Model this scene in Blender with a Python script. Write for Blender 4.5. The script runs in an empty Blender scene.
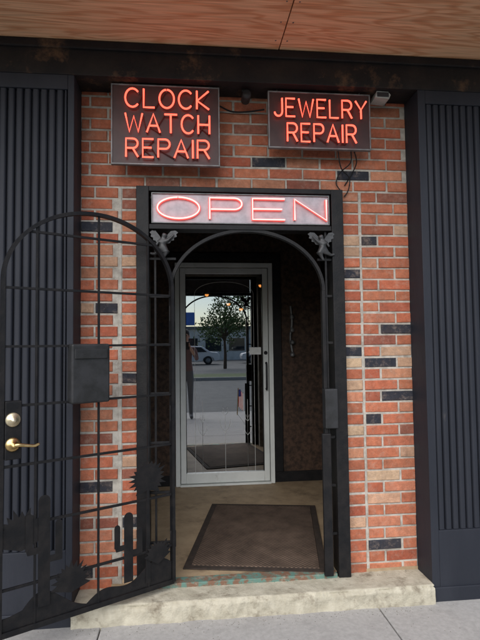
import bpy, bmesh, math, random
from mathutils import Vector, Matrix, noise
random.seed(11)
R=math.radians
scene=bpy.context.scene
col=scene.collection
# ---------------------------------------------------------------- materials
def nodes(name):
    m=bpy.data.materials.new(name); m.use_nodes=True
    nt=m.node_tree; b=nt.nodes['Principled BSDF']
    return m,nt,b
def M(name,c1,c2=None,scale=6,rough=.6,bump=.15,metal=0,bscale=80,lo=.4,hi=.62,bd=.003,detail=6,stretch=(1,1,1),c3=None,s3=3,lo3=.55,hi3=.7,spec=.5):
    m,nt,b=nodes(name); L=nt.links.new
    b.inputs['Roughness'].default_value=rough; b.inputs['Metallic'].default_value=metal
    b.inputs['Specular IOR Level'].default_value=spec
    tc=nt.nodes.new('ShaderNodeTexCoord'); mp=nt.nodes.new('ShaderNodeMapping'); mp.inputs['Scale'].default_value=stretch
    L(tc.outputs['Object'],mp.inputs['Vector'])
    if c2 is None: c2=tuple(x*.7 for x in c1)
    n=nt.nodes.new('ShaderNodeTexNoise'); n.inputs['Scale'].default_value=scale; n.inputs['Detail'].default_value=detail; n.inputs['Roughness'].default_value=.62
    L(mp.outputs[0],n.inputs['Vector'])
    r=nt.nodes.new('ShaderNodeValToRGB'); r.color_ramp.elements[0].position=lo; r.color_ramp.elements[1].position=hi
    r.color_ramp.elements[0].color=(*c1,1); r.color_ramp.elements[1].color=(*c2,1)
    L(n.outputs['Fac'],r.inputs['Fac']); out=r.outputs[0]
    if c3:
        n3=nt.nodes.new('ShaderNodeTexNoise'); n3.inputs['Scale'].default_value=s3; n3.inputs['Detail'].default_value=10; n3.inputs['Roughness'].default_value=.72
        L(mp.outputs[0],n3.inputs['Vector'])
        q=nt.nodes.new('ShaderNodeMapRange'); q.inputs[1].default_value=lo3; q.inputs[2].default_value=hi3; L(n3.outputs['Fac'],q.inputs[0])
        k=nt.nodes.new('ShaderNodeMix'); k.data_type='RGBA'; k.inputs['B'].default_value=(*c3,1)
        L(q.outputs[0],k.inputs['Factor']); L(out,k.inputs['A']); out=k.outputs['Result']
    L(out,b.inputs['Base Color'])
    n2=nt.nodes.new('ShaderNodeTexNoise'); n2.inputs['Scale'].default_value=bscale; n2.inputs['Detail'].default_value=5
    L(mp.outputs[0],n2.inputs['Vector'])
    bp=nt.nodes.new('ShaderNodeBump'); bp.inputs['Strength'].default_value=bump; bp.inputs['Distance'].default_value=bd
    L(n2.outputs['Fac'],bp.inputs['Height']); L(bp.outputs[0],b.inputs['Normal'])
    return m
def EM(name,c,s):
    m,nt,b=nodes(name)
    b.inputs['Base Color'].default_value=(*[x*.8 for x in c],1)
    b.inputs['Emission Color'].default_value=(*c,1); b.inputs['Emission Strength'].default_value=s
    return m
m_black=M('black_iron',(.007,.007,.008),(.014,.0125,.0125),14,.5,.3,0,120,c3=(.04,.024,.016),s3=30,lo3=.66,hi3=.76,spec=.22)
m_navy=M('navy_paint',(.017,.019,.026),(.024,.026,.034),3,.6,.25,0,60,stretch=(1,1,.3),c3=(.06,.055,.053),s3=16,lo3=.64,hi3=.8,spec=.25)
m_fascia=M('fascia_paint',(.012,.011,.012),(.024,.019,.017),5,.65,.6,0,40,.45,.7,c3=(.10,.058,.034),s3=4,lo3=.55,hi3=.66,spec=.25)
m_mortar=M('mortar',(.47,.43,.375),(.32,.29,.25),20,.95,.6,0,200,c3=(.19,.16,.13),s3=7,lo3=.53,hi3=.75,spec=.2)
m_step=M('step_stone',(.46,.42,.33),(.35,.315,.24),14,.9,.7,0,110,.40,.66,bd=.004,c3=(.17,.14,.10),s3=8,lo3=.53,hi3=.70,spec=.2)
m_conc=M('sidewalk_concrete',(.37,.355,.34),(.31,.30,.285),40,.9,.6,0,220,.35,.65,c3=(.24,.23,.22),s3=4,lo3=.52,hi3=.78,spec=.2)
m_vfloor=M('vestibule_floor',(.36,.265,.165),(.27,.195,.12),9,.6,.25,0,90,.4,.65,c3=(.11,.08,.052),s3=5,lo3=.52,hi3=.78,spec=.25)
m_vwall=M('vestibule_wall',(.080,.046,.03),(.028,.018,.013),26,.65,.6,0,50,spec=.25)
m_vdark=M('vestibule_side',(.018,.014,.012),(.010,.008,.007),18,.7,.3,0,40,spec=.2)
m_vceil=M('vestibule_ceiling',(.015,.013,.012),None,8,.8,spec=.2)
m_alu=M('aluminium',(.76,.78,.75),(.66,.68,.65),3,.34,.08,0,90,c3=(.42,.42,.40),s3=9,lo3=.6,hi3=.8)
m_brass=M('brass',(.75,.55,.26),(.50,.34,.14),25,.34,.15,1,60)
m_sbrass=M('worn_nickel_brass',(.66,.58,.42),(.45,.38,.24),25,.4,.15,.8,60)
m_steel=M('grey_steel',(.20,.20,.20),(.11,.11,.11),12,.5,.1,.4)
m_dsteel=M('dark_steel',(.026,.026,.028),(.015,.015,.015),12,.5,.2,0,spec=.3)
m_lightgrey=M('light_grey_plastic',(.42,.42,.39),(.28,.28,.26),12,.5,.1)
m_panel=M('sign_panel',(.040,.020,.019),(.056,.028,.025),8,.4,.05,spec=.3)
m_asph=M('asphalt',(.07,.07,.07),(.10,.10,.098),3,.9,.4,0,150)
m_grass=M('grass',(.05,.08,.02),(.09,.11,.04),3,.95,.6,0,30)
m_ground=M('ground_dirt',(.16,.15,.13),(.11,.11,.09),1,.95)
m_white=M('white_siding',(.6,.6,.58),(.5,.5,.48),2,.8,.1)
m_bark=M('bark',(.09,.06,.04),(.05,.035,.025),20,.9,.6)
m_leaf=M('leaf',(.045,.09,.02),(.09,.14,.04),2,.7,.1)
m_winglass=M('window_glass',(.03,.035,.04),(.02,.025,.03),2,.06,.0)
m_label=M('paper_label',(.85,.85,.82),(.78,.78,.75),30,.7,.05)
m_blue=M('blue_sign_paint',(.05,.15,.5),(.05,.12,.4),3,.5,.05)
m_teal=M('threshold_paint',(.10,.19,.155),(.17,.09,.055),26,.7,.5,0,60,.45,.56,c3=(.24,.20,.15),s3=18,lo3=.54,hi3=.62)
m_carpaint=M('car_paint',(.62,.62,.63),(.58,.58,.6),2,.25,.0)
m_tire=M('tire_rubber',(.02,.02,.02),None,20,.8)
m_grit=M('grit',(.14,.12,.09),(.06,.05,.04),50,.9)
m_leafdry=M('dry_leaf',(.20,.13,.05),(.12,.07,.03),30,.8)
m_red=M('flag_red',(.5,.03,.03),(.4,.02,.03),20,.8)
m_fblue=M('flag_blue',(.03,.04,.2),(.02,.03,.15),20,.8)
m_neon=EM('neon_red_tube',(1,.085,.05),3.1)
m_neonp=EM('neon_pink_tube',(1,.40,.37),1.9)
m_neonr=EM('neon_rim_tube',(1,.09,.075),1.25)
m_bulb=EM('warm_bulb',(1,.35,.08),2.2)
m_hair=M('hair',(.03,.02,.015),None,40,.6)
m_phone=M('phone_case',(.02,.02,.02),None,10,.3)
m_openbg=M('open_sign_backing',(.44,.40,.43),(.34,.31,.335),22,.35,.1)

# brick material
m_brick,nt,b=nodes('brick'); L=nt.links.new
at=nt.nodes.new('ShaderNodeAttribute'); at.attribute_name='Col'
tc=nt.nodes.new('ShaderNodeTexCoord')
n=nt.nodes.new('ShaderNodeTexNoise'); n.inputs['Scale'].default_value=24; n.inputs['Detail'].default_value=10; n.inputs['Roughness'].default_value=.78
L(tc.outputs['Object'],n.inputs['Vector'])
mr=nt.nodes.new('ShaderNodeMapRange'); mr.inputs[1].default_value=.3; mr.inputs[2].default_value=.7; mr.inputs[3].default_value=.60; mr.inputs[4].default_value=1.28
L(n.outputs['Fac'],mr.inputs[0])
mx=nt.nodes.new('ShaderNodeVectorMath'); mx.operation='MULTIPLY'
L(at.outputs['Color'],mx.inputs[0]); L(mr.outputs[0],mx.inputs[1])
n3=nt.nodes.new('ShaderNodeTexNoise'); n3.inputs['Scale'].default_value=15; n3.inputs['Detail'].default_value=12; n3.inputs['Roughness'].default_value=.8
L(tc.outputs['Object'],n3.inputs['Vector'])
r3=nt.nodes.new('ShaderNodeMapRange'); r3.inputs[1].default_value=.51; r3.inputs[2].default_value=.72; r3.inputs[3].default_value=0; r3.inputs[4].default_value=.55
L(n3.outputs['Fac'],r3.inputs[0])
mm=nt.nodes.new('ShaderNodeMix'); mm.data_type='RGBA'; mm.inputs['B'].default_value=(.42,.31,.24,1)
L(r3.outputs[0],mm.inputs['Factor']); L(mx.outputs[0],mm.inputs['A'])
n5=nt.nodes.new('ShaderNodeTexNoise'); n5.inputs['Scale'].default_value=3.5; n5.inputs['Detail'].default_value=12; n5.inputs['Roughness'].default_value=.75
L(tc.outputs['Object'],n5.inputs['Vector'])
r5=nt.nodes.new('ShaderNodeMapRange'); r5.inputs[1].default_value=.5; r5.inputs[2].default_value=.78; r5.inputs[3].default_value=0; r5.inputs[4].default_value=.65
L(n5.outputs['Fac'],r5.inputs[0])
m5=nt.nodes.new('ShaderNodeMix'); m5.data_type='RGBA'; m5.inputs['B'].default_value=(.09,.055,.04,1)
L(r5.outputs[0],m5.inputs['Factor']); L(mm.outputs['Result'],m5.inputs['A']); L(m5.outputs['Result'],b.inputs['Base Color'])
b.inputs['Roughness'].default_value=.85; b.inputs['Specular IOR Level'].default_value=.3
bp=nt.nodes.new('ShaderNodeBump'); bp.inputs['Strength'].default_value=.8; bp.inputs['Distance'].default_value=.003
n4=nt.nodes.new('ShaderNodeTexNoise'); n4.inputs['Scale'].default_value=110; n4.inputs['Detail'].default_value=6; L(tc.outputs['Object'],n4.inputs['Vector'])
L(n4.outputs['Fac'],bp.inputs['Height']); L(bp.outputs[0],b.inputs['Normal'])

def plywood(name,off):
    m,nt,b=nodes(name); L=nt.links.new
    tc=nt.nodes.new('ShaderNodeTexCoord'); mp=nt.nodes.new('ShaderNodeMapping')
    mp.inputs['Scale'].default_value=(.55,4.2,1); mp.inputs['Location'].default_value=off
    L(tc.outputs['Object'],mp.inputs[0])
    n=nt.nodes.new('ShaderNodeTexNoise'); n.inputs['Scale'].default_value=1.6; n.inputs['Detail'].default_value=2.5; n.inputs['Distortion'].default_value=.5
    L(mp.outputs[0],n.inputs['Vector'])
    mu=nt.nodes.new('ShaderNodeMath'); mu.operation='MULTIPLY'; mu.inputs[1].default_value=70; L(n.outputs['Fac'],mu.inputs[0])
    si=nt.nodes.new('ShaderNodeMath'); si.operation='SINE'; L(mu.outputs[0],si.inputs[0])
    r=nt.nodes.new('ShaderNodeValToRGB'); r.color_ramp.elements[0].color=(.74,.45,.26,1); r.color_ramp.elements[1].color=(.60,.30,.15,1)
    mr=nt.nodes.new('ShaderNodeMapRange'); mr.inputs[1].default_value=-.2; mr.inputs[2].default_value=1; L(si.outputs[0],mr.inputs[0]); L(mr.outputs[0],r.inputs['Fac'])
    mp2=nt.nodes.new('ShaderNodeMapping'); mp2.inputs['Scale'].default_value=(2,70,1); L(tc.outputs['Object'],mp2.inputs[0])
    n2=nt.nodes.new('ShaderNodeTexNoise'); n2.inputs['Scale'].default_value=2; n2.inputs['Detail'].default_value=5; L(mp2.outputs[0],n2.inputs['Vector'])
    r2=nt.nodes.new('ShaderNodeMapRange'); r2.inputs[1].default_value=.3; r2.inputs[2].default_value=.7; r2.inputs[3].default_value=.72; r2.inputs[4].default_value=1.16; L(n2.outputs['Fac'],r2.inputs[0])
    v=nt.nodes.new('ShaderNodeVectorMath'); v.operation='MULTIPLY'; L(r.outputs[0],v.inputs[0]); L(r2.outputs[0],v.inputs[1]); L(v.outputs[0],b.inputs['Base Color'])
    b.inputs['Roughness'].default_value=.65
    bp=nt.nodes.new('ShaderNodeBump'); bp.inputs['Strength'].default_value=.2; bp.inputs['Distance'].default_value=.002; L(n2.outputs['Fac'],bp.inputs['Height']); L(bp.outputs[0],b.inputs['Normal'])
    return m
m_ply1=plywood('plywood_a',(0,0,0)); m_ply2=plywood('plywood_b',(3.3,7.7,0))

m_mat,nt,b=nodes('ribbed_mat'); L=nt.links.new
tc=nt.nodes.new('ShaderNodeTexCoord')
ck=nt.nodes.new('ShaderNodeTexChecker'); ck.inputs['Scale'].default_value=75; L(tc.outputs['Object'],ck.inputs['Vector'])
ck.inputs['Color1'].default_value=(.125,.086,.062,1); ck.inputs['Color2'].default_value=(.058,.041,.032,1)
nn=nt.nodes.new('ShaderNodeTexNoise'); nn.inputs['Scale'].default_value=6; nn.inputs['Detail'].default_value=8; nn.inputs['Roughness'].default_value=.7; L(tc.outputs['Object'],nn.inputs['Vector'])
r=nt.nodes.new('ShaderNodeMapRange'); r.inputs[1].default_value=.3; r.inputs[2].default_value=.7; r.inputs[3].default_value=.55; r.inputs[4].default_value=1.45; L(nn.outputs['Fac'],r.inputs[0])
v=nt.nodes.new('ShaderNodeVectorMath'); v.operation='MULTIPLY'; L(ck.outputs['Color'],v.inputs[0]); L(r.outputs[0],v.inputs[1]); L(v.outputs[0],b.inputs['Base Color'])
b.inputs['Roughness'].default_value=.9; b.inputs['Specular IOR Level'].default_value=.2
bp=nt.nodes.new('ShaderNodeBump'); bp.inputs['Distance'].default_value=.004; L(ck.outputs['Fac'],bp.inputs['Height']); L(bp.outputs[0],b.inputs['Normal'])
m_matborder=M('mat_border',(.050,.036,.029),(.034,.027,.022),20,.85,spec=.2)

m_glass=bpy.data.materials.new('door_glass'); m_glass.use_nodes=True
nt=m_glass.node_tree; nt.nodes.clear(); L=nt.links.new
o=nt.nodes.new('ShaderNodeOutputMaterial'); mix=nt.nodes.new('ShaderNodeMixShader'); g=nt.nodes.new('ShaderNodeBsdfGlossy'); t=nt.nodes.new('ShaderNodeBsdfTransparent')
g.inputs['Roughness'].default_value=.0; g.inputs['Color'].default_value=(.95,.98,1,1); t.inputs['Color'].default_value=(.75,.78,.76,1)
mix.inputs[0].default_value=.46; L(t.outputs[0],mix.inputs[1]); L(g.outputs[0],mix.inputs[2]); L(mix.outputs[0],o.inputs[0])

# ---------------------------------------------------------------- builders
def empty(name,loc=(0,0,0),rz=0):
    e=bpy.data.objects.new(name,None); e.location=loc; e.rotation_euler=(0,0,rz); e.empty_display_size=.2; col.objects.link(e); return e
def link(name,me,mat,parent):
    ob=bpy.data.objects.new(name,me); col.objects.link(ob)
    if mat is not None: me.materials.append(mat)
    if parent: ob.parent=parent
    return ob
def mesh(name,vs,fs,mat,parent=None,smooth=False):
    me=bpy.data.meshes.new(name); me.from_pydata([tuple(v) for v in vs],[],fs); me.update()
    if smooth:
        for p in me.polygons: p.use_smooth=True
    return link(name,me,mat,parent)
def bev(ob,w=.003,seg=2):
    m=ob.modifiers.new('Bevel','BEVEL'); m.width=w; m.segments=seg; m.limit_method='ANGLE'; return ob
BF=[(0,3,2,1),(4,5,6,7),(0,1,5,4),(1,2,6,5),(2,3,7,6),(3,0,4,7)]
def bverts(x0,x1,y0,y1,z0,z1):
    return [(x0,y0,z0),(x1,y0,z0),(x1,y1,z0),(x0,y1,z0),(x0,y0,z1),(x1,y0,z1),(x1,y1,z1),(x0,y1,z1)]
def box(name,x0,x1,y0,y1,z0,z1,mat,parent=None,b=.002):
    ob=mesh(name,bverts(x0,x1,y0,y1,z0,z1),BF,mat,parent)
    if b: bev(ob,b)
    return ob
def boxes(name,lst,mat,parent=None,b=.002):
    vs=[];fs=[]
    for l in lst:
        k=len(vs); vs+=bverts(*l); fs+=[tuple(i+k for i in f) for f in BF]
    ob=mesh(name,vs,fs,mat,parent)
    if b: bev(ob,b)
    return ob
def tube(name,paths,r,mat,parent=None,cyclic=False,res=3):
    cu=bpy.data.curves.new(name,'CURVE'); cu.dimensions='3D'; cu.bevel_depth=r; cu.bevel_resolution=res; cu.use_fill_caps=True
    for p in paths:
        s=cu.splines.new('POLY'); s.points.add(len(p)-1)
        for i,q in enumerate(p): s.points[i].co=(*q,1)
        s.use_cyclic_u=cyclic
    ob=bpy.data.objects.new(name,cu); cu.materials.append(mat); col.objects.link(ob)
    if parent: ob.parent=parent
    return ob
def plate(name,outline,y0,y1,mat,parent=None,b=.001):
    n=len(outline); bm=bmesh.new()
    f=[bm.verts.new((x,y0,z)) for x,z in outline]; bk=[bm.verts.new((x,y1,z)) for x,z in outline]
    bm.faces.new(f); bm.faces.new(bk[::-1])
    for i in range(n): bm.faces.new((f[i],bk[i],bk[(i+1)%n],f[(i+1)%n]))
    bmesh.ops.recalc_face_normals(bm,faces=bm.faces)
    bmesh.ops.triangulate(bm,faces=[x for x in bm.faces if len(x.verts)>4])
    me=bpy.data.meshes.new(name); bm.to_mesh(me); bm.free()
    return link(name,me,mat,parent)
def lathe(name,prof,center,axis,mat,parent=None,n=24):
    vs=[];fs=[]
    for r_,h in prof:
        for i in range(n):
            a=2*math.pi*i/n; c,s=math.cos(a)*r_,math.sin(a)*r_
            if axis=='z': p=(c,s,h)
            elif axis=='y': p=(c,h,s)
            else: p=(h,c,s)
            vs.append(tuple(p[k]+center[k] for k in range(3)))
    for j in range(len(prof)-1):
        for i in range(n):
            fs.append((j*n+i,j*n+(i+1)%n,(j+1)*n+(i+1)%n,(j+1)*n+i))
    fs.append(tuple(range(n))); fs.append(tuple(range((len(prof)-1)*n,len(prof)*n)))
    ob=mesh(name,vs,fs,mat,parent,True)
    bm=bmesh.new(); bm.from_mesh(ob.data); bmesh.ops.recalc_face_normals(bm,faces=bm.faces); bm.to_mesh(ob.data); bm.free()
    return ob
def skin(name,pts,edges,mat,parent=None,sub=2):
    bm=bmesh.new(); lay=bm.verts.layers.skin.verify(); vs=[]
    for i,p in enumerate(pts):
        v=bm.verts.new(p[:3]); v[lay].radius=(p[3],p[4] if len(p)>4 else p[3]); v[lay].use_root=(i==0); vs.append(v)
    for a,c in edges: bm.edges.new((vs[a],vs[c]))
    me=bpy.data.meshes.new(name); bm.to_mesh(me); bm.free()
    ob=link(name,me,mat,parent)
    s=ob.modifiers.new('Skin','SKIN'); s.use_smooth_shade=True
    if sub: ss=ob.modifiers.new('Sub','SUBSURF'); ss.levels=sub; ss.render_levels=sub
    return ob

# ================================================================= BUILDING
B=empty('storefront_building')
XL,XR=-.613,1.368
FL,FR=-.291,.938
FT=2.410
YF=-.18
HB=2.982; SOF=3.175
pal=[((.40,.125,.066),.54),((.34,.098,.054),.17),((.44,.175,.10),.17),((.46,.29,.185),.05),((.23,.08,.052),.045),((.028,.028,.036),.025)]
def pick(tan=0):
    r_=random.random()
    if random.random()<tan: c=pal[3][0]
    else:
        acc=0; c=pal[0][0]
        for cc,p in pal:
            acc+=p
            if r_<acc: c=cc; break
    k=random.uniform(.85,1.15); h=random.uniform(.9,1.12)
    return (c[0]*k,c[1]*k*h,c[2]*k*h)
bv=[];bf=[];bc=[]
CH=(FT-.10)/34
def brick(x0,x1,z0,z1,c):
    if x1-x0<.02: return
    j=lambda a=.0024: random.uniform(-a,a)
    yo=random.uniform(-.0028,.0025); ch=.0035
    x0+=j();x1+=j();z0+=j(.0016);z1+=j(.0016)
    tl=random.uniform(-.0013,.0013)
    k=len(bv)
    for (xa,xb,za,zb,y) in ((x0,x1,z0,z1,.02),(x0,x1,z0,z1,yo+ch),(x0+ch,x1-ch,z0+ch,z1-ch,yo)):
        bv.extend([(xa,y,za-tl),(xb,y,za+tl),(xb,y,zb+tl),(xa,y,zb-tl)])
    for l in (0,4):
        for i in range(4):
            bf.append((k+l+i,k+l+(i+1)%4,k+l+4+(i+1)%4,k+l+4+i)); bc.append(c)
    bf.append((k+8,k+9,k+10,k+11)); bc.append(c)
G=.0118
BLK=(.026,.027,.036)
# the few black bricks, by (course, x)
black={(29,1.08),(26,.98),(21,1.25),(18,1.15),(15,1.30),(13,1.16),(10,1.28),(17,-.33),(23,-.50),(35,1.12),(36,.45),(19,.98),(8,-.5)}
def colr(i,a,c_,tan):
    for (bi,bx) in black:
        if bi==i and a<=bx<c_: return BLK
    return pick(tan)
def run(x0,x1,z,i,unit=.2,tan=0,phase=0):
    off=(i%2)*(unit+G)/2+phase
    x=x0-off
    while x<x1:
        a=max(x,x0); c_=min(x+unit,x1)
        if c_-a>.008: brick(a,c_,z,z+CH-G,colr(i,a,c_,tan))
        x+=unit+G
for i in range(34):
    z=.10+i*CH+G
    run(XL,-.402,z,i,.2,.03,.02)
    brick(-.378,FL-.004,z,z+CH-G,colr(i,-.378,FL,.10))
    brick(FR+.004,1.052,z,z+CH-G,colr(i,FR,1.052,.08))
    run(1.070,XR,z,i,.2,.03,-.0)
i=34
while .10+i*CH<HB+.02:
    z=.10+i*CH+G
    run(XL,XR,z,i,.2,.0,.05); i+=1
me=bpy.data.meshes.new('bricks'); me.from_pydata(bv,[],bf); me.update()
ca=me.color_attributes.new('Col','FLOAT_COLOR','CORNER')
for p in me.polygons:
    for li in p.loop_indices: ca.data[li].color=(*bc[p.index],1)
link('bricks',me,m_brick,B)
boxes('brick_wall_mortar',[(XL-.1,FL,.0055,.2,.0,FT),(FR,XR+.1,.0055,.2,.0,FT),(XL-.1,XR+.1,.0055,.2,FT,3.3)],m_mortar,B,0)
boxes('mortar_seam',[(-.400,-.380,.001,.02,.1,FT),(1.055,1.067,.003,.02,.1,FT)],m_mortar,B,.002)
def pillar(name,x0,x1,px0,px1):
    e=empty(name); e.parent=B
    pz0,pz1=.41,2.90; d=.03
    boxes('casing',[(x0,px0,YF,.2,0,HB),(px1,x1,YF,.2,0,HB),(px0,px1,YF,.2,0,pz0),(px0,px1,YF,.2,pz1,HB),(px0,px1,YF+d,.2,pz0,pz1)],m_navy,e,.003)
    vs=[];fs=[]
    w=.043; x=px0+.004
    while x<px1-.01:
        xe=min(x+w,px1-.003); k=len(vs); n=8
        for i in range(n+1):
            a=math.pi*i/n
            xx=x+.003+(xe-x-.006)*(1-math.cos(a))/2; yy=YF+d-.001-.022*min(1,1.35*math.sin(a))
            vs+= [(xx,yy,pz0+.002),(xx,yy,pz1-.002)]
        for i in range(n): fs.append((k+2*i,k+2*i+2,k+2*i+3,k+2*i+1))
        x+=w
    mesh('flutes',vs,fs,m_navy,e,True)
    box('plinth',x0+.002,x1-.002,YF-.012,YF-.0005,.0,.10,m_navy,e,.004)
    return e
pillar('pillar',-1.75,XL,-1.62,-.648)
pillar('pillar.001',XR,2.5,1.415,2.35)
box('header_fascia',-6,7,YF-.004,.2,HB,SOF-.002,m_fascia,B,.004)
box('header_trim',-6,7,YF-.022,YF-.005,SOF-.05,SOF-.003,m_fascia,B,.006)
def grid_slab(name,x0,x1,y0,y1,z0,z1,mat): return box(name,x0,x1,y0,y1,z0,z1,mat,B,.002)
grid_slab('soffit_sheet_1',-4.4,-1.907,-1.2,.1,SOF,SOF+.016,m_ply2)
grid_slab('soffit_sheet_2',-1.903,.531,-1.2,.1,SOF,SOF+.016,m_ply1)
grid_slab('soffit_sheet_3',.537,2.97,-1.2,.1,SOF+.001,SOF+.016,m_ply2)
grid_slab('soffit_sheet_4',2.974,5.4,-1.2,.1,SOF,SOF+.016,m_ply1)
box('canopy_box',-4.4,5.4,-1.22,.1,SOF+.018,SOF+.26,m_fascia,B)
nl=[]
for xx in [.50,.565]:
    for k in range(6):
        y=-.28-k*.16; nl.append((xx-.004,xx+.004,y-.004,y+.004,SOF-.001,SOF+.002))
boxes('soffit_nails',nl,m_steel,B,0)
box('upper_wall',-6,7,-.1,.3,3.50,7.5,m_mortar,B)
boxes('upper_windows',[(-3.5,-2.3,-.13,-.09,4.6,6.4),(-.2,1.0,-.13,-.09,4.6,6.4),(3.2,4.4,-.13,-.09,4.6,6.4)],m_winglass,B)
boxes('flank_bulkhead',[(-6,-1.752,-.12,.2,0,.6),(2.502,7,-.12,.2,0,.6)],m_navy,B)
boxes('flank_windows',[(-6,-1.752,-.08,.15,.601,HB),(2.502,7,-.08,.15,.601,HB)],m_winglass,B)
# ---- vestibule
VX0,VX1,VY=-.42,1.34,1.95
DL,DR,DT,FZ=-.12,.834,2.285,.14
box('vestibule_floor',VX0-.1,VX1+.1,.0,VY+.2,.0,FZ,m_vfloor,B,0)
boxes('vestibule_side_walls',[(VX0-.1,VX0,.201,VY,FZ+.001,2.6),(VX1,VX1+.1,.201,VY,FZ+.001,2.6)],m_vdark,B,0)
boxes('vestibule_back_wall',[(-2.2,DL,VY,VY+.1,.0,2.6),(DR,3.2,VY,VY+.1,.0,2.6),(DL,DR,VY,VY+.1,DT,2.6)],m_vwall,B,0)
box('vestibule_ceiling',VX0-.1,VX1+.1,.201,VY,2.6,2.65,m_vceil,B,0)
boxes('baseboard',[(DR+.01,VX1-.002,VY-.02,VY-.001,FZ+.001,FZ+.10),(VX0+.002,DL-.01,VY-.02,VY-.001,FZ+.001,FZ+.1)],m_black,B)
box('door_casing',DR+.008,DR+.09,VY-.03,VY-.0015,FZ+.101,2.32,m_black,B,.005)
box('door_head_casing',DL-.08,DR+.09,VY-.03,VY-.0015,2.321,2.39,m_black,B,.005)
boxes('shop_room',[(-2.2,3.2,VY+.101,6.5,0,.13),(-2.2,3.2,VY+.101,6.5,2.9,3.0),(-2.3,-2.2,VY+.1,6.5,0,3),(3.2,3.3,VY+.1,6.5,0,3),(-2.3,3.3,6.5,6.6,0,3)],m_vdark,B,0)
boxes('shop_counter',[(.2,3.0,5.0,5.5,.131,1.05),(-2.0,-.6,4.5,5.0,.131,1.05)],m_vceil,B)
def rough_slab(name,x0,x1,y0,y1,z0,z1,mat,amp,seg=(120,10,5)):
    vs=[];fs=[];nx,ny,nz=seg
    prof=[(y1+(y0-y1)*i/ny,z1) for i in range(ny+1)]+[(y0,z1+(z0-z1)*i/nz) for i in range(1,nz+1)]
    for i in range(nx+1):
        x=x0+(x1-x0)*i/nx
        chip=max(0,noise.noise(Vector((x*5.5,3.1,0)))-.15)*.05
        for j,(y,z) in enumerate(prof):
            nv=noise.noise(Vector((x*7,y*9,z*9)))+.6*noise.noise(Vector((x*25,y*25,z*25)))+.4*noise.noise(Vector((x*70,y*70,z*70)))
            yy,zz=y,z
            if j>=ny: yy+= -nv*amp
            if j<=ny: zz+= nv*amp*.3
            if j==ny: yy+=.010+abs(nv)*amp*1.6+chip; zz-=.005+abs(nv)*amp*1.2+chip*.6
            elif j==ny-1 or j==ny+1: zz-=abs(nv)*amp*.3+chip*.2; yy+=chip*.6 if j==ny+1 else 0
            if j==len(prof)-1: yy=y0
            vs.append((x,yy,zz))
    m=len(prof)
    for i in range(nx):
        for j in range(m-1): fs.append((i*m+j,i*m+j+1,(i+1)*m+j+1,(i+1)*m+j))
    return mesh(name,vs,fs,mat,B,True)
rough_slab('doorstep',XL+.001,XR-.001,-.215,.0,-.01,.122,m_step,.010,(340,18,10))
box('threshold',FL+.1,FR-.08,-.050,.03,.10,FZ+.006,m_teal,B,.004)

# ================================================================= SIGNS
def arc(cx,cy,rx,ry,a0,a1,n=18):
    return [(cx+rx*math.cos(R(a0+(a1-a0)*i/n)),cy+ry*math.sin(R(a0+(a1-a0)*i/n))) for i in range(n+1)]
F={
'C':(.68,[arc(.36,.5,.36,.5,42,318)]),
'L':(.55,[[(0,1),(0,0),(.55,0)]]),
'O':(.74,[arc(.37,.5,.37,.5,95,448,26)]),
'K':(.62,[[(0,1),(0,0)],[(.6,1),(.02,.46),(.62,0)]]),
'W':(.92,[[(0,1),(.22,0),(.46,.85),(.70,0),(.92,1)]]),
'A':(.72,[[(0,0),(.36,1),(.72,0)],[(.15,.36),(.57,.36)]]),
'T':(.70,[[(0,1),(.70,1)],[(.35,1),(.35,0)]]),
'H':(.62,[[(0,1),(0,0)],[(.62,1),(.62,0)],[(0,.5),(.62,.5)]]),
'R':(.62,[[(0,0),(0,1),(.35,1)]+arc(.36,.74,.24,.26,90,-90,10)+[(.02,.48)],[(.34,.48),(.62,0)]]),
'E':(.56,[[(.56,1),(0,1),(0,0),(.56,0)],[(0,.52),(.46,.52)]]),
'P':(.60,[[(0,0),(0,1),(.35,1)]+arc(.36,.74,.24,.26,90,-90,10)+[(.02,.48)]]),
'I':(.02,[[(0.01,1),(.01,0)]]),
'J':(.50,[[(.50,1),(.50,.26)]+arc(.26,.26,.24,.26,0,-170,10)]),
'Y':(.70,[[(0,1),(.35,.5),(.70,1)],[(.35,.5),(.35,0)]]),
'N':(.64,[[(0,0),(0,1),(.64,0),(.64,1)]]),
}
def text(s,x0,x1,z0,h,y,gap=.24):
    tot=sum(F[c][0] for c in s)+gap*(len(s)-1); k=(x1-x0)/tot; out=[]; x=x0
    for c in s:
        w,st=F[c]
        for p in st: out.append([(x+q[0]*k,y,z0+q[1]*h) for q in p])
        x+=(w+gap)*k
    return out
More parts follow.
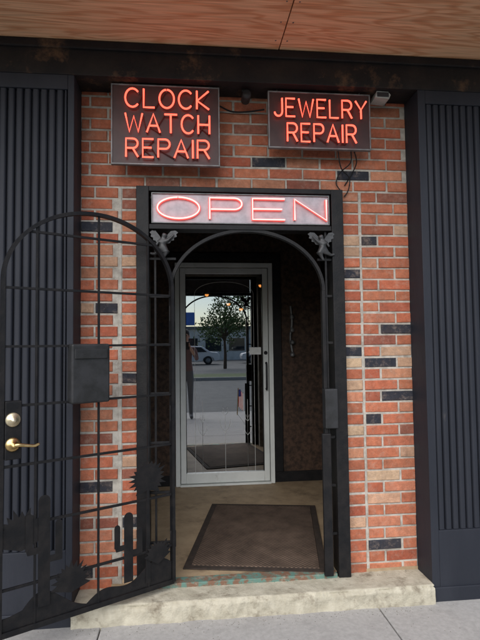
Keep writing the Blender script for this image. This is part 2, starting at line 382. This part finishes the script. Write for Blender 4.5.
def neon_sign(name,x0,x1,z0,z1,lines,y=-.13):
    e=empty(name)
    box('panel',x0,x1,y,y+.012,z0,z1,m_panel,e,.001)
    w=.008
    boxes('frame',[(x0-w,x1+w,y-.006,y+.02,z1,z1+w),(x0-w,x1+w,y-.006,y+.02,z0-w,z0),(x0-w,x0,y-.006,y+.02,z0,z1),(x1,x1+w,y-.006,y+.02,z0,z1)],m_steel,e,.001)
    ps=[]
    for s,a,b_,z,h in lines: ps+=text(s,a,b_,z,h,y-.026)
    tube('neon_tubes',ps,.0052,m_neon,e)
    so=[]
    for p in ps[::2]:
        q=p[0]; so.append([(q[0],y-.022,q[2]),(q[0],y,q[2])])
    tube('standoffs',so,.003,m_lightgrey,e)
    jm=[]
    for a,b_ in zip(ps[:-1],ps[1:]):
        q0,q1=a[-1],b_[0]
        if abs(q0[2]-q1[2])<.12 and abs(q0[0]-q1[0])<.1:
            jm.append([q0,(q0[0],y-.010,q0[2]),(q1[0],y-.010,q1[2]),q1])
    tube('blackout_tubes',jm,.0032,m_panel,e)
    box('transformer',(x0+x1)/2-.11,(x0+x1)/2+.11,y+.013,y+.075,z0+.08,z0+.19,m_black,e,.006)
    boxes('wall_bracket',[(x0+.06,x0+.085,y+.013,.012,z1-.06,z1-.035),(x1-.085,x1-.06,y+.013,.012,z1-.06,z1-.035)],m_steel,e)
    for xx in (x0+.05,x1-.05):
        tube('hanger',[[(xx,y+.006,z1),(xx,y+.02,HB+.003)]],.003,m_steel,e)
    return e
neon_sign('neon_sign',-.414,.184,2.512,2.960,[('CLOCK',-.340,.130,2.826,.106),('WATCH',-.340,.132,2.683,.106),('REPAIR',-.336,.130,2.540,.104)])
neon_sign('neon_sign.001',.484,1.084,2.632,2.955,[('JEWELRY',.508,1.060,2.804,.106),('REPAIR',.584,.995,2.657,.106)])
cab=empty('sign_cable')
def cr(pts,n=10):
    out=[]; P=[Vector(p) for p in pts]; P=[P[0]]+P+[P[-1]]
    for i in range(1,len(P)-2):
        for k in range(n):
            t_=k/n; a,b_,c,d=P[i-1:i+3]
            out.append(tuple(.5*((2*b_)+(-a+c)*t_+(2*a-5*b_+4*c-d)*t_*t_+(-a+3*b_-3*c+d)*t_**3)))
    out.append(tuple(P[-2])); return out
tube('cable',[cr([(.98,-.1,2.63),(.985,-.07,2.57),(.93,-.03,2.52),(.91,-.02,2.46),(.935,-.02,2.415)]),
              cr([(.90,-.1,2.63),(.93,-.06,2.54),(.99,-.03,2.49),(.985,-.02,2.42),(.96,-.015,2.38)]),
              cr([(1.0,-.1,2.63),(1.03,-.05,2.58),(1.01,-.01,2.52),(.965,-.01,2.45)])],.0035,m_black,cab)
tube('conduit',[cr([(.20,-.05,2.90),(.27,-.02,2.885),(.36,-.02,2.885),(.47,-.04,2.895)])],.005,m_black,cab)
sc=empty('security_camera')
box('mount',.325,.375,-.11,-.06,HB-.02,HB-.001,m_black,sc,.004)
lathe('body',[(.0,-.055),(.024,-.053),(.026,-.03),(.026,.03),(.02,.036),(0,.036)],(.35,-.10,HB-.052),'y',m_dsteel,sc)
box('neck',.343,.357,-.092,-.078,HB-.035,HB-.019,m_black,sc,.002)
lf=empty('flood_light')
hz_=HB-2.94
plate('housing',[(1.12,2.900+hz_),(1.205,2.893+hz_),(1.215,2.918+hz_),(1.20,2.936+hz_),(1.13,2.938+hz_)],-.15,-.06,m_lightgrey,lf)
boxes('lens',[(1.13,1.202,-.156,-.151,2.903+hz_,2.93+hz_)],m_winglass,lf)
boxes('arm',[(1.15,1.17,-.12,-.09,2.937+hz_,2.9395+hz_)],m_steel,lf,0)
# OPEN sign
op=empty('open_sign')
ox0,ox1,oz0,oz1=-.205,.856,2.194,2.374; oy=-.035
box('case',ox0,ox1,oy,oy+.05,oz0,oz1,m_openbg,op,.002)
boxes('trim',[(ox0,ox1,oy-.012,oy-.001,oz1-.006,oz1),(ox0,ox1,oy-.012,oy-.001,oz0,oz0+.006),(ox0,ox0+.006,oy-.012,oy-.001,oz0+.0061,oz1-.0061),(ox1-.006,ox1,oy-.012,oy-.001,oz0+.0061,oz1-.0061)],m_steel,op,.001)
F['O']=(1.45,[arc(.725,.5,.725,.5,92,450,34)])
F['P']=(1.15,[[(0,0),(0,1),(.85,1)]+arc(.86,.73,.27,.27,90,-90,12)+[(.04,.46)]])
F['E']=(1.15,[[(1.15,1),(0,1),(0,0),(1.15,0)],[(0,.5),(1.05,.5)]])
F['N']=(1.15,[[(0,0),(0,1),(1.15,0),(1.15,1)]])
ps=text('OPEN',ox0+.035,ox1-.022,oz0+.026,.125,oy-.022,.36)
tube('neon_tubes',ps,.0045,m_neonp,op)
ps2=[[(q[0],q[1]+.010,q[2]) for q in p] for p in ps]
tube('neon_glow_rim',ps2,.0080,m_neonr,op)
tube('standoffs',[[(p[0][0],oy-.02,p[0][2]),(p[0][0],oy,p[0][2])] for p in ps],.003,m_lightgrey,op)

# ================================================================= GATE FRAME
GF=empty('gate_frame')
gx0,gx1=-.085,.800
SPR,RISE=1.80,.357
boxes('posts',[(FL,FL+.072,-.055,.06,.11,FT),(FR-.072,FR,-.055,.06,.11,FT),(FL+.0721,FR-.0721,-.055,.06,FT-.03,FT),(FL+.0721,FR-.0721,-.05,.05,2.158,2.188),
  (gx0-.022,gx0,-.045,-.005,.12,SPR),(gx1,gx1+.022,-.045,-.005,.12,SPR)],m_black,GF,.003)
def arch(x0,x1,spr,rise,n=48):
    cx=(x0+x1)/2; rx=(x1-x0)/2
    return [(cx-rx*math.cos(math.pi*i/n),spr+rise*math.sin(math.pi*i/n)) for i in range(n+1)]
def strip(name,pts,w,y0,y1,mat,parent):
    vs=[];fs=[]
    n=len(pts)
    for i,(x,z) in enumerate(pts):
        a=Vector(pts[max(i-1,0)]); b_=Vector(pts[min(i+1,n-1)]); d=(b_-a).normalized(); nx,nz=-d.y,d.x
        for s,y in ((.5,y0),(.5,y1),(-.5,y1),(-.5,y0)): vs.append((x+nx*w*s,y,z+nz*w*s))
    for i in range(n-1):
        for j in range(4): fs.append((i*4+j,i*4+(j+1)%4,(i+1)*4+(j+1)%4,(i+1)*4+j))
    fs+= [(0,1,2,3),tuple(range(n*4-4,n*4))]
    ob=mesh(name,vs,fs,mat,parent)
    bm=bmesh.new(); bm.from_mesh(ob.data); bmesh.ops.recalc_face_normals(bm,faces=bm.faces); bm.to_mesh(ob.data); bm.free()
    return ob
strip('arch',arch(gx0-.011,gx1+.011,SPR,RISE),.018,-.045,-.008,m_black,GF)
br=[]
for z in (.36,.64,.92,1.2,1.48,1.76,1.98):
    br+= [(FL+.07,gx0-.021 if z<1.8 else gx0+.02,-.032,-.018,z,z+.014),(gx1+.021 if z<1.8 else gx1-.02,FR-.07,-.032,-.018,z,z+.014)]
br+=[(FL+.10,FL+.112,-.03,-.02,.12,2.158),(FR-.112,FR-.10,-.03,-.02,.12,2.158)]
boxes('side_bars',br,m_black,GF,.001)
boxes('strike_box',[(gx1-.002,gx1+.075,-.075,-.006,.985,1.215)],m_dsteel,GF,.005)
box('slide_bolt_plate',gx1-.022,gx1+.03,-.07,-.046,.14,.955,m_black,GF,.004)
boxes('hinges',[(gx0-.02,gx0+.012,-.06,-.044,z,z+.09) for z in (.35,1.05,1.62)],m_black,GF,.003)
m_pewter=M('pewter_casting',(.06,.06,.062),(.025,.025,.025),20,.45,.2,.2,80)
def cherub(name,cx,cz,s):
    e=empty(name,(cx,-.06,cz)); e.scale=(1.1,1,1.1)
    P=[(0,0,-.01,.020),(0.0,0,.016,.021),(.004*s,0,.036,.010),(.010*s,-.004,.052,.0165),(.014*s,-.006,.062,.012),
       (.030*s,-.01,.026,.008),(.050*s,-.012,.044,.006),(.060*s,-.012,.056,.005),
       (-.022*s,-.008,.016,.008),(-.034*s,-.012,-.006,.006),
       (.020*s,-.006,-.034,.014),(.006*s,0,-.060,.009),(-.004*s,0,-.078,.006),
       (-.022*s,0,-.034,.013),(-.046*s,0,-.048,.009),(-.066*s,0,-.042,.006)]
    E=[(0,1),(1,2),(2,3),(3,4),(1,5),(5,6),(6,7),(1,8),(8,9),(0,10),(10,11),(11,12),(0,13),(13,14),(14,15)]
    skin('body',P,E,m_pewter,e,2)
    for k,sg in (('wing_1',1),('wing_2',-1)):
        o=[(0,.02),(.02,.05),(.045,.075),(.07,.078),(.085,.068),(.074,.058),(.078,.046),(.062,.040),(.062,.027),(.046,.024),(.04,.012),(.02,.008)]
        o=[(x*sg*(.95 if sg==s else .8),z) for x,z in o]
        plate(k,o,.004 if sg==1 else .006,.010 if sg==1 else .012,m_pewter,e)
    return e
cherub('cherub_ornament',-.140,2.062,1)
cherub('cherub_ornament.001',.806,2.062,-1)

# ================================================================= OPEN GATE
gate=empty('wrought_iron_gate',(-.09,-.060,0),R(210))
W=.893
GS,GR=1.80,.375
strip('arch_bar',[(0,.165)]+arch(0,W,GS,GR)+[(W,.165)],.018,-.014,.014,m_black,gate)
hz=[.36,.64,.92,1.20,1.48,1.76]
bl=[(.010,W-.010,-.006,.006,z,z+.012) for z in hz]
c=W/2
wch=math.sqrt(1-((2.04-GS)/GR)**2)*W/2
bl.append((c-wch,c+wch,-.006,.006,2.04,2.052))
bl.append((.0,W,-.012,.012,.155,.18))
for u in (.15,.43,.74):
    zt=GS+GR*math.sqrt(1-((u-c)/(W/2))**2)
    bl.append((u-.005,u+.005,-.0055,.0065,.18,zt-.006))
boxes('bars',bl,m_black,gate,.001)
box('letter_box',.385,.585,-.03,.045,1.195,1.495,m_dsteel,gate,.010)
box('letter_box_flap',.40,.57,.046,.052,1.42,1.47,m_dsteel,gate,.003)
box('lock_plate',W-.085,W-.012,-.022,.022,.96,1.23,m_black,gate,.004)
lathe('deadbolt',[(0,.022),(.033,.022),(.033,.03),(.029,.036),(.014,.038),(.012,.046),(0,.047)],(W-.045,0,1.145),'y',m_sbrass,gate)
lathe('lever_rose',[(0,.022),(.033,.022),(.033,.028),(.026,.036),(.012,.04),(.011,.062),(0,.063)],(W-.045,0,1.030),'y',m_brass,gate)
skin('lever',[(W-.045,.055,1.030,.010),(W-.065,.062,1.032,.010),(W-.10,.062,1.025,.008),(W-.135,.060,1.019,.0075),(W-.158,.056,1.027,.0065)],[(0,1),(1,2),(2,3),(3,4)],m_brass,gate,2)
def hills(u0,u1,base,f,n=40):
    return [(u0,base)]+[(u0+(u1-u0)*i/n,f(i/n)) for i in range(n+1)]+[(u1,base)]
plate('hill_silhouette',hills(.012,W-.012,.182,lambda t_:.235+.05*math.sin(t_*6+1)+.03*math.sin(t_*17)+(.10 if .55<t_<.9 else 0)*math.sin((t_-.55)/.35*math.pi)),-.003,.003,m_black,gate)
def agave(name,cx,cz,r_,n=15,a0=-15,a1=195,y=.004):
    o=[]
    for i in range(n):
        a=a0+(a1-a0)*i/(n-1); rr=r_*random.uniform(.8,1.05); da=(a1-a0)/(n-1)/2
        o.append((cx+rr*math.cos(R(a)),cz+rr*math.sin(R(a))))
        if i<n-1: o.append((cx+r_*.66*math.cos(R(a+da)),cz+r_*.66*math.sin(R(a+da))))
    o.append((cx,cz-r_*.55))
    return plate(name,o,y,y+.004,m_black,gate)
agave('agave_silhouette_1',.155,.76,.115,19,-50,230)
agave('agave_silhouette_2',.80,.60,.13,13)
agave('agave_silhouette_3',.57,.33,.10,13,y=.0085)
def cactus(name,cx,z0,h,w,y=.009):
    def rc(x0,x1,z0,z1):
        r_=(x1-x0)/2; return [(x0,z0)]+[(x0+r_-r_*math.cos(R(a)),z1-r_+r_*math.sin(R(a))) for a in range(0,181,20)]+[(x1,z0)]
    plate(name+'_trunk',rc(cx-w/2,cx+w/2,z0,z0+h),y,y+.004,m_black,gate)
    for s in (-1,1):
        zz=z0+h*(.42 if s<0 else .52); aw=w*.62
        xo=cx+s*(w*1.25)
        plate(name+'_arm',rc(xo-aw/2,xo+aw/2,zz,zz+h*.33),y+.0002,y+.0038,m_black,gate)
        a,b_=sorted((cx+s*w*.4,xo+s*aw/2)); plate(name+'_elbow',[(a,zz-aw*.6),(b_-(0.01 if s>0 else 0),zz-aw*.6),(b_,zz+.01),(a,zz+.01)],y+.0004,y+.0036,m_black,gate)
cactus('saguaro_1',.270,.24,.36,.050)
cactus('saguaro_2',.70,.25,.52,.055)
agave('agave_silhouette_4',.10,.34,.09,11,0,180,y=.0132)
plate('agave_stem',[(.14,.2),(.17,.2),(.162,.70),(.148,.70)],.0045,.0075,m_black,gate)

# ================================================================= INNER DOOR
D=empty('glass_door')
yf=VY-.055
boxes('jamb',[(DL,DL+.042,yf,VY+.09,FZ+.001,DT),(DR-.042,DR,yf,VY+.09,FZ+.001,DT),(DL+.0421,DR-.0421,yf,VY+.09,DT-.045,DT),(DL+.0421,DR-.0421,yf-.02,VY+.09,FZ+.001,FZ+.018)],m_alu,D,.003)
lx0,lx1,lz0,lz1=DL+.048,DR-.048,FZ+.024,DT-.051
ys=yf+.012
boxes('leaf',[(lx0,lx0+.052,ys,ys+.044,lz0,lz1),(lx1-.052,lx1,ys,ys+.044,lz0,lz1),(lx0+.0521,lx1-.0521,ys,ys+.044,lz1-.055,lz1),(lx0+.0521,lx1-.0521,ys,ys+.044,lz0,lz0+.095)],m_alu,D,.004)
boxes('glazing_gasket',[(lx0+.052,lx0+.058,ys+.006,ys+.03,lz0+.096,lz1-.056),(lx1-.058,lx1-.052,ys+.006,ys+.03,lz0+.096,lz1-.056)],m_black,D,0)
gx_0,gx_1,gz0,gz1=lx0+.05,lx1-.05,lz0+.093,lz1-.053
mesh('glass',[(gx_0,ys+.022,gz0),(gx_1,ys+.022,gz0),(gx_1,ys+.022,gz1),(gx_0,ys+.022,gz1)],[(0,1,2,3)],m_glass,D)
yh=ys-.045
tube('pull_handle',[[(lx1-.026,ys,1.30),(lx1-.026,yh+.01,1.305),(lx1-.026,yh,1.29),(lx1-.026,yh,1.06),(lx1-.026,yh+.01,1.045),(lx1-.026,ys,1.05)]],.009,m_dsteel,D)
lathe('lock_cylinder',[(0,-.012),(.016,-.012),(.019,0),(0,0)],(lx1-.026,ys,1.40),'y',m_dsteel,D)
boxes('hours_label',[(gx_1-.135,gx_1-.02,ys+.018,ys+.020,1.385,1.455)],m_label,D,0)
yl=ys+.017; mx_=(gx_0+gx_1)/2
def q(x,z): return (x,yl,z)
came=[[q(gx_0+.09,gz0),q(gx_0+.09,gz1-.2)],[q(gx_1-.09,gz0),q(gx_1-.09,gz1-.2)],
 [(x,yl,z) for x,z in arch(gx_0+.09,gx_1-.09,gz1-.2,.12)],
 [q(gx_0+.16,gz0),q(gx_0+.16,.95)],[q(gx_1-.16,gz0),q(gx_1-.16,.95)]]
def tulip(cx,cz,s):
    return [[q(cx,gz0),q(cx,cz)],[q(cx,cz),q(cx-s*.5,cz+s*.5),q(cx-s*.4,cz+s*1.4),q(cx,cz+s*.7),q(cx+s*.4,cz+s*1.4),q(cx+s*.5,cz+s*.5),q(cx,cz)],
            cr([q(cx,cz-s*3),q(cx-s*.8,cz-s*1.8),q(cx-s*.9,cz-s*.8)],6),cr([q(cx,cz-s*3),q(cx+s*.8,cz-s*1.8),q(cx+s*.9,cz-s*.8)],6)]
came+=tulip(mx_,.80,.055)+tulip(gx_0+.16,.74,.045)+tulip(gx_1-.16,.74,.045)
tube('etched_lines',came,.0016,m_label,D,res=1)
fl=empty('small_flag',(.475,ys+.010,.86))
tube('stick',[[(0,0,-.06),(.012,0,.20)]],.003,m_brass,fl)
boxes('stripes_red',[(.012+k*.012,.018+k*.012,-.002,.0,.02-k*.012,.19-k*.012) for k in range(4)],m_red,fl,0)
boxes('stripes_white',[(.018+k*.012,.024+k*.012,-.002,.0,.015-k*.012,.185-k*.012) for k in range(4)],m_label,fl,0)
boxes('canton',[(.012,.036,-.004,-.0022,.12,.185)],m_fblue,fl,0)
hb=empty('hanging_bell_strap')
tube('strap',[cr([(1.02,VY-.02,1.86),(1.03,VY-.03,1.7),(1.01,VY-.03,1.55),(1.03,VY-.03,1.40)])],.012,m_steel,hb)
for k,z in enumerate((1.75,1.62,1.5,1.38)):
    lathe('bell_%d'%k,[(.0,.025),(.012,.022),(.022,.008),(.024,-.008),(.02,-.018),(0,-.022)],(1.025,VY-.05,z),'z',m_steel,hb,14)
for k,(x,y,z) in enumerate([(1.03,4.0,2.33),(.62,4.6,2.12),(.78,4.3,2.02),(.30,4.8,2.28)]):
    e=empty('pendant_lamp',(x,y,z))
    tube('cord',[[(0,0,.05),(0,0,2.9-z)]],.004,m_black,e)
    lathe('shade',[(.012,.06),(.03,.05),(.055,.02),(.075,-.01),(.070,-.012),(.05,.015),(.012,.045)],(0,0,0),'z',m_brass,e)
    lathe('bulb',[(0,.02),(.02,.01),(.03,-.012),(.022,-.035),(0,-.042)],(0,0,0),'z',m_bulb,e,14)

# ================================================================= MAT
mt=empty('door_mat',(.500,.65,FZ),R(-11))
box('mat_field',-.385,.385,-.565,.565,.004,.013,m_mat,mt,.002)
boxes('mat_border',[(-.43,.43,-.61,-.566,.002,.009),(-.43,.43,.566,.61,.002,.009),(-.43,-.386,-.565,.565,.002,.009),(.386,.43,-.565,.565,.002,.009)],m_matborder,mt,.002)

# ================================================================= STREET
mesh('ground',[(-400,-400,-.135),(400,-400,-.135),(400,400,-.135),(-400,400,-.135)],[(0,1,2,3)],m_ground)
sl=[]
xs=[1.04+1.5*k for k in range(-14,14)]; ysl=[.0,-1.35,-2.7,-4.05]
for a in range(len(xs)-1):
    for c_ in range(3):
        sl.append((xs[a]+.003,xs[a+1]-.003,ysl[c_+1]+.004,ysl[c_]-.004,-.13,.022))
boxes('sidewalk',sl,m_conc,None,.006)
boxes('kerb',[(-20,21.5,-4.22,-4.051,-.13,.022)],m_conc,None,.015)
gv=[];gf=[]
def chip(x,y,z,s):
    k=len(gv)
    for p in ((-1,-.6,0),(1,-.8,0),(.7,.9,0),(-.8,.8,0),(.05,.1,.9)):
        gv.append((x+p[0]*s*random.uniform(.6,1.2),y+p[1]*s*random.uniform(.6,1.2),z+p[2]*s*.7))
    for t_ in ((0,1,4),(1,2,4),(2,3,4),(3,0,4)): gf.append(tuple(k+i for i in t_))
for k in range(380):
    if random.random()<.5: x=random.uniform(-.6,1.35); y=-.225-abs(random.gauss(0,.04))
    elif random.random()<.5: x=random.uniform(-1.6,2.3); y=-.20-abs(random.gauss(0,.04)) if not -.62<x<1.36 else -.24-abs(random.gauss(0,.2))
    else: x=random.uniform(-1.6,2.3); y=random.uniform(-1.2,-.25)
    chip(x,y,.022,random.uniform(.001,.0032))
for k in range(160):
    chip(random.uniform(-.58,1.33),random.uniform(-.055,-.005) if random.random()<.6 else random.uniform(-.17,-.02),.1225,random.uniform(.001,.003))
for k in range(120):
    chip(random.uniform(-.1,1.1),random.uniform(.03,.5) if random.random()<.5 else random.uniform(1.4,1.9),FZ,random.uniform(.001,.003))
mesh('grit',gv,gf,m_grit)
box('road',-200,200,-16,-4.221,-.134,-.12,m_asph,None,0)
boxes('road_marking',[(-60+k*9,-57+k*9,-10.1,-9.98,-.119,-.116) for k in range(14)],m_white,None,0)
box('kerb.001',-200,200,-16.2,-16.001,-.134,.02,m_conc,None,.01)
box('grass_verge',-200,200,-19,-16.21,-.134,.01,m_grass,None,0)
box('parking_lot',-200,200,-44,-19.01,-.134,-.02,m_asph,None,0)
fb=empty('low_building')
box('walls',-4,16,-52,-44.2,-.134,3.1,m_white,fb)
box('roof_edge',-4.2,16.2,-52.2,-44.0,3.101,3.4,m_steel,fb)
boxes('windows',[(-3+k*2.4,-1.4+k*2.4,-44.24,-44.16,.9,2.2) for k in range(8)],m_winglass,fb)
ps_=empty('pylon_sign')
boxes('pole',[(-.55,-.40,-36.1,-35.95,-.1,3.2)],m_steel,ps_)
boxes('face',[(-1.5,.6,-36.2,-35.85,3.2,4.3)],m_blue,ps_,.02)
def car(name,cx,cy,z0):
    e=empty(name,(cx,cy,z0))
    prof=[(-2.2,.35),(-2.25,.62),(-2.15,.80),(-1.5,.92),(-.85,1.38),(.0,1.46),(.9,1.42),(1.55,1.0),(2.15,.93),(2.28,.70),(2.25,.35),(1.85,.28),(1.75,.5),(1.5,.64),(1.22,.62),(1.0,.46),(.95,.25),(-.95,.25),(-1.0,.46),(-1.22,.62),(-1.5,.64),(-1.75,.5),(-1.85,.28)]
    bev(plate('body',prof,-.85,.85,m_carpaint,e),.06,3)
    plate('side_windows',[(-1.25,.95),(-.75,1.32),(0,1.39),(.82,1.35),(1.3,.98)],-.862,.862,m_winglass,e)
    for wx in (-1.4,1.37):
        for wy in (-.80,.80):
            lathe('wheel',[(0,-.1),(.26,-.11),(.33,-.09),(.33,.09),(.26,.11),(0,.1)],(wx,wy,.33),'y',m_tire,e,20)
            lathe('rim',[(0,-.118),(.17,-.115),(.2,-.10),(.2,.10),(.17,.115),(0,.118)],(wx,wy,.33),'y',m_steel,e,14)
    return e
car('parked_car',.2,-33,-.02); car('parked_car.001',6.6,-34.5,-.02)
def tree(name,x,y,h,w,n=3000):
    e=empty(name,(x,y,-.1))
    P=[(0,0,0,.13),(0.03,0,h*.2,.10),(-.02,.03,h*.42,.08),(.05,0,h*.62,.05),(0,0,h*.85,.02)]
    E=[(0,1),(1,2),(2,3),(3,4)]
    cl=[]
    for k in range(12):
        a=k*2.4; rr=w*.5*random.uniform(.5,.95); zz=h*random.uniform(.4,.92); i=len(P)
        P.append((rr*.5*math.cos(a),rr*.5*math.sin(a),zz-.25,.035)); P.append((rr*math.cos(a),rr*math.sin(a),zz,.015))
        E+=[(2 if zz<h*.66 else 3,i),(i,i+1)]; cl.append((rr*math.cos(a)*.9,rr*math.sin(a)*.9,zz,random.uniform(.22,.36)*w))
    cl.append((0,0,h*.9,w*.25)); cl.append((0,0,h*.68,w*.32))
    skin('trunk',P,E,m_bark,e,1)
    vs=[];fs=[]
    for k in range(n):
        c=random.choice(cl); d=Vector((random.gauss(0,1),random.gauss(0,1),random.gauss(0,1))).normalized()*c[3]*random.uniform(.3,1)
        p=Vector(c[:3])+d; s=random.uniform(.06,.12); u=Vector((random.gauss(0,1),random.gauss(0,1),random.gauss(0,1))).normalized(); v_=u.orthogonal().normalized()
        i=len(vs); vs+=[p-u*s,p-v_*s*.5,p+u*s,p+v_*s*.5]; fs.append((i,i+1,i+2,i+3))
    mesh('foliage',vs,fs,m_leaf,e)
tree('street_tree',2.35,-25,4.9,3.2)
tree('street_tree.001',-6.5,-30,6.5,4)
up=empty('utility_pole')
lathe('pole',[(0,0),(.14,0),(.10,8.5),(0,8.5)],(3.8,-17.5,-.1),'z',m_bark,up,12)
box('crossarm',2.9,4.7,-17.55,-17.43,7.9,8.02,m_bark,up)

# ================================================================= PHOTOGRAPHER (mirrored in the door glass)
m_person,nt,b=nodes('person_clothes'); L=nt.links.new
tc=nt.nodes.new('ShaderNodeTexCoord'); sx=nt.nodes.new('ShaderNodeSeparateXYZ'); L(tc.outputs['Object'],sx.inputs[0])
def step(sock,v):
    g_=nt.nodes.new('ShaderNodeMath'); g_.operation='GREATER_THAN'; g_.inputs[1].default_value=v; L(sock,g_.inputs[0]); return g_.outputs[0]
def mixc(f,A,Bc):
    k=nt.nodes.new('ShaderNodeMix'); k.data_type='RGBA'; L(f,k.inputs['Factor'])
    if isinstance(A,tuple): k.inputs['A'].default_value=A
    else: L(A,k.inputs['A'])
    if isinstance(Bc,tuple): k.inputs['B'].default_value=Bc
    else: L(Bc,k.inputs['B'])
    return k.outputs['Result']
jeans=(.15,.155,.16,1); shirt=(.20,.12,.11,1); sk=(.5,.30,.21,1)
c1=mixc(step(sx.outputs['Z'],.95),jeans,shirt)
c2=mixc(step(sx.outputs['Z'],1.455),c1,sk)
c3=mixc(step(sx.outputs['Y'],.20),c2,sk)
L(c3,b.inputs['Base Color']); b.inputs['Roughness'].default_value=.8
ph=empty('photographer',(-.05,-3.36,.022))
P=[(0,0,.95,.15,.11),(0,0,1.12,.135,.10),(0,0,1.30,.165,.11),(0,0,1.42,.10,.08),(0,.01,1.49,.055),(0,.02,1.56,.07,.08),(0,.015,1.66,.078,.095),(0,.01,1.72,.06,.07)]
E=[(i,i+1) for i in range(7)]
for s in (-1,1):
    i=len(P); P+=[(s*.095,0,.86,.085),(s*.10,.01,.48,.058),(s*.105,-.01,.10,.042),(s*.11,.03,.05,.042),(s*.12,.15,.035,.035)]
    E+=[(0,i),(i,i+1),(i+1,i+2),(i+2,i+3),(i+3,i+4)]
    i=len(P); P+=[(s*.18,0,1.40,.058),(s*.235,.06,1.17,.043),(s*.15,.22,1.33,.033),(s*.085,.30,1.43,.026),(s*.075,.335,1.46,.03,.018)]
    E+=[(2,i),(i,i+1),(i+1,i+2),(i+2,i+3),(i+3,i+4)]
    h=i+4
    for k in range(4):
        j=len(P); z=1.445+k*.018
        P+=[(s*(.082),.352,z,.008),(s*.086,.372,z+.004,.0075),(s*.066,.380,z+.004,.007)]
        E+=[(h,j),(j,j+1),(j+1,j+2)]
    j=len(P); P+=[(s*.060,.345,1.452,.009),(s*.045,.348,1.468,.008)]; E+=[(h,j),(j,j+1)]
skin('body',P,E,m_person,ph,2)
def ell(name,c,r_,mat,parent):
    bm=bmesh.new(); bmesh.ops.create_uvsphere(bm,u_segments=20,v_segments=14,radius=1)
    for v in bm.verts: v.co=Vector((v.co.x*r_[0]+c[0],v.co.y*r_[1]+c[1],v.co.z*r_[2]+c[2]))
    for f in bm.faces: f.smooth=True
    me=bpy.data.meshes.new(name); bm.to_mesh(me); bm.free(); return link(name,me,mat,parent)
ell('hair',(0,-.018,1.70),(.088,.098,.095),m_hair,ph)
ell('nose',(0,.112,1.625),(.012,.018,.02),m_person,ph)
for s in (-1,1): ell('eye',(s*.03,.095,1.66),(.012,.01,.007),m_hair,ph); ell('ear',(s*.082,.01,1.64),(.012,.02,.032),m_person,ph)
ell('mouth',(0,.10,1.585),(.022,.008,.005),m_hair,ph)
box('phone',-.02,.09,.362,.371,1.38,1.535,m_phone,ph,.003)

# ================================================================= LIGHT / WORLD / CAMERA
w=bpy.data.worlds.new('World'); scene.world=w; w.use_nodes=True
nt=w.node_tree; bg=nt.nodes['Background']; st=nt.nodes.new('ShaderNodeTexSky'); st.sky_type='NISHITA'; st.sun_disc=False
EL,AZ=R(42),R(200)
st.sun_elevation=EL; st.sun_rotation=AZ; st.air_density=1; st.dust_density=.8; st.ozone_density=1
nt.links.new(st.outputs[0],bg.inputs[0]); bg.inputs[1].default_value=.15
sd=Vector((math.sin(AZ)*math.cos(EL),math.cos(AZ)*math.cos(EL),math.sin(EL)))
ld=bpy.data.lights.new('sun','SUN'); ld.energy=4.5; ld.angle=R(70); ld.color=(1,.975,.94)
lo=bpy.data.objects.new('sun',ld); lo.rotation_euler=sd.to_track_quat('Z','Y').to_euler(); col.objects.link(lo)
cd=bpy.data.cameras.new('camera'); cd.sensor_fit='VERTICAL'; cd.sensor_height=36; cd.lens=28.1; cd.clip_end=2000; cd.clip_start=.02
co=bpy.data.objects.new('camera',cd); col.objects.link(co); scene.camera=co
co.matrix_world=Matrix.Translation((0,-2.95,1.48))@Matrix.Rotation(R(-6),4,'Z')@Matrix.Rotation(R(90+2.86),4,'X')@Matrix.Rotation(R(-.7),4,'Z')
scene.view_settings.view_transform='Standard'; scene.view_settings.look='None'; scene.view_settings.exposure=0
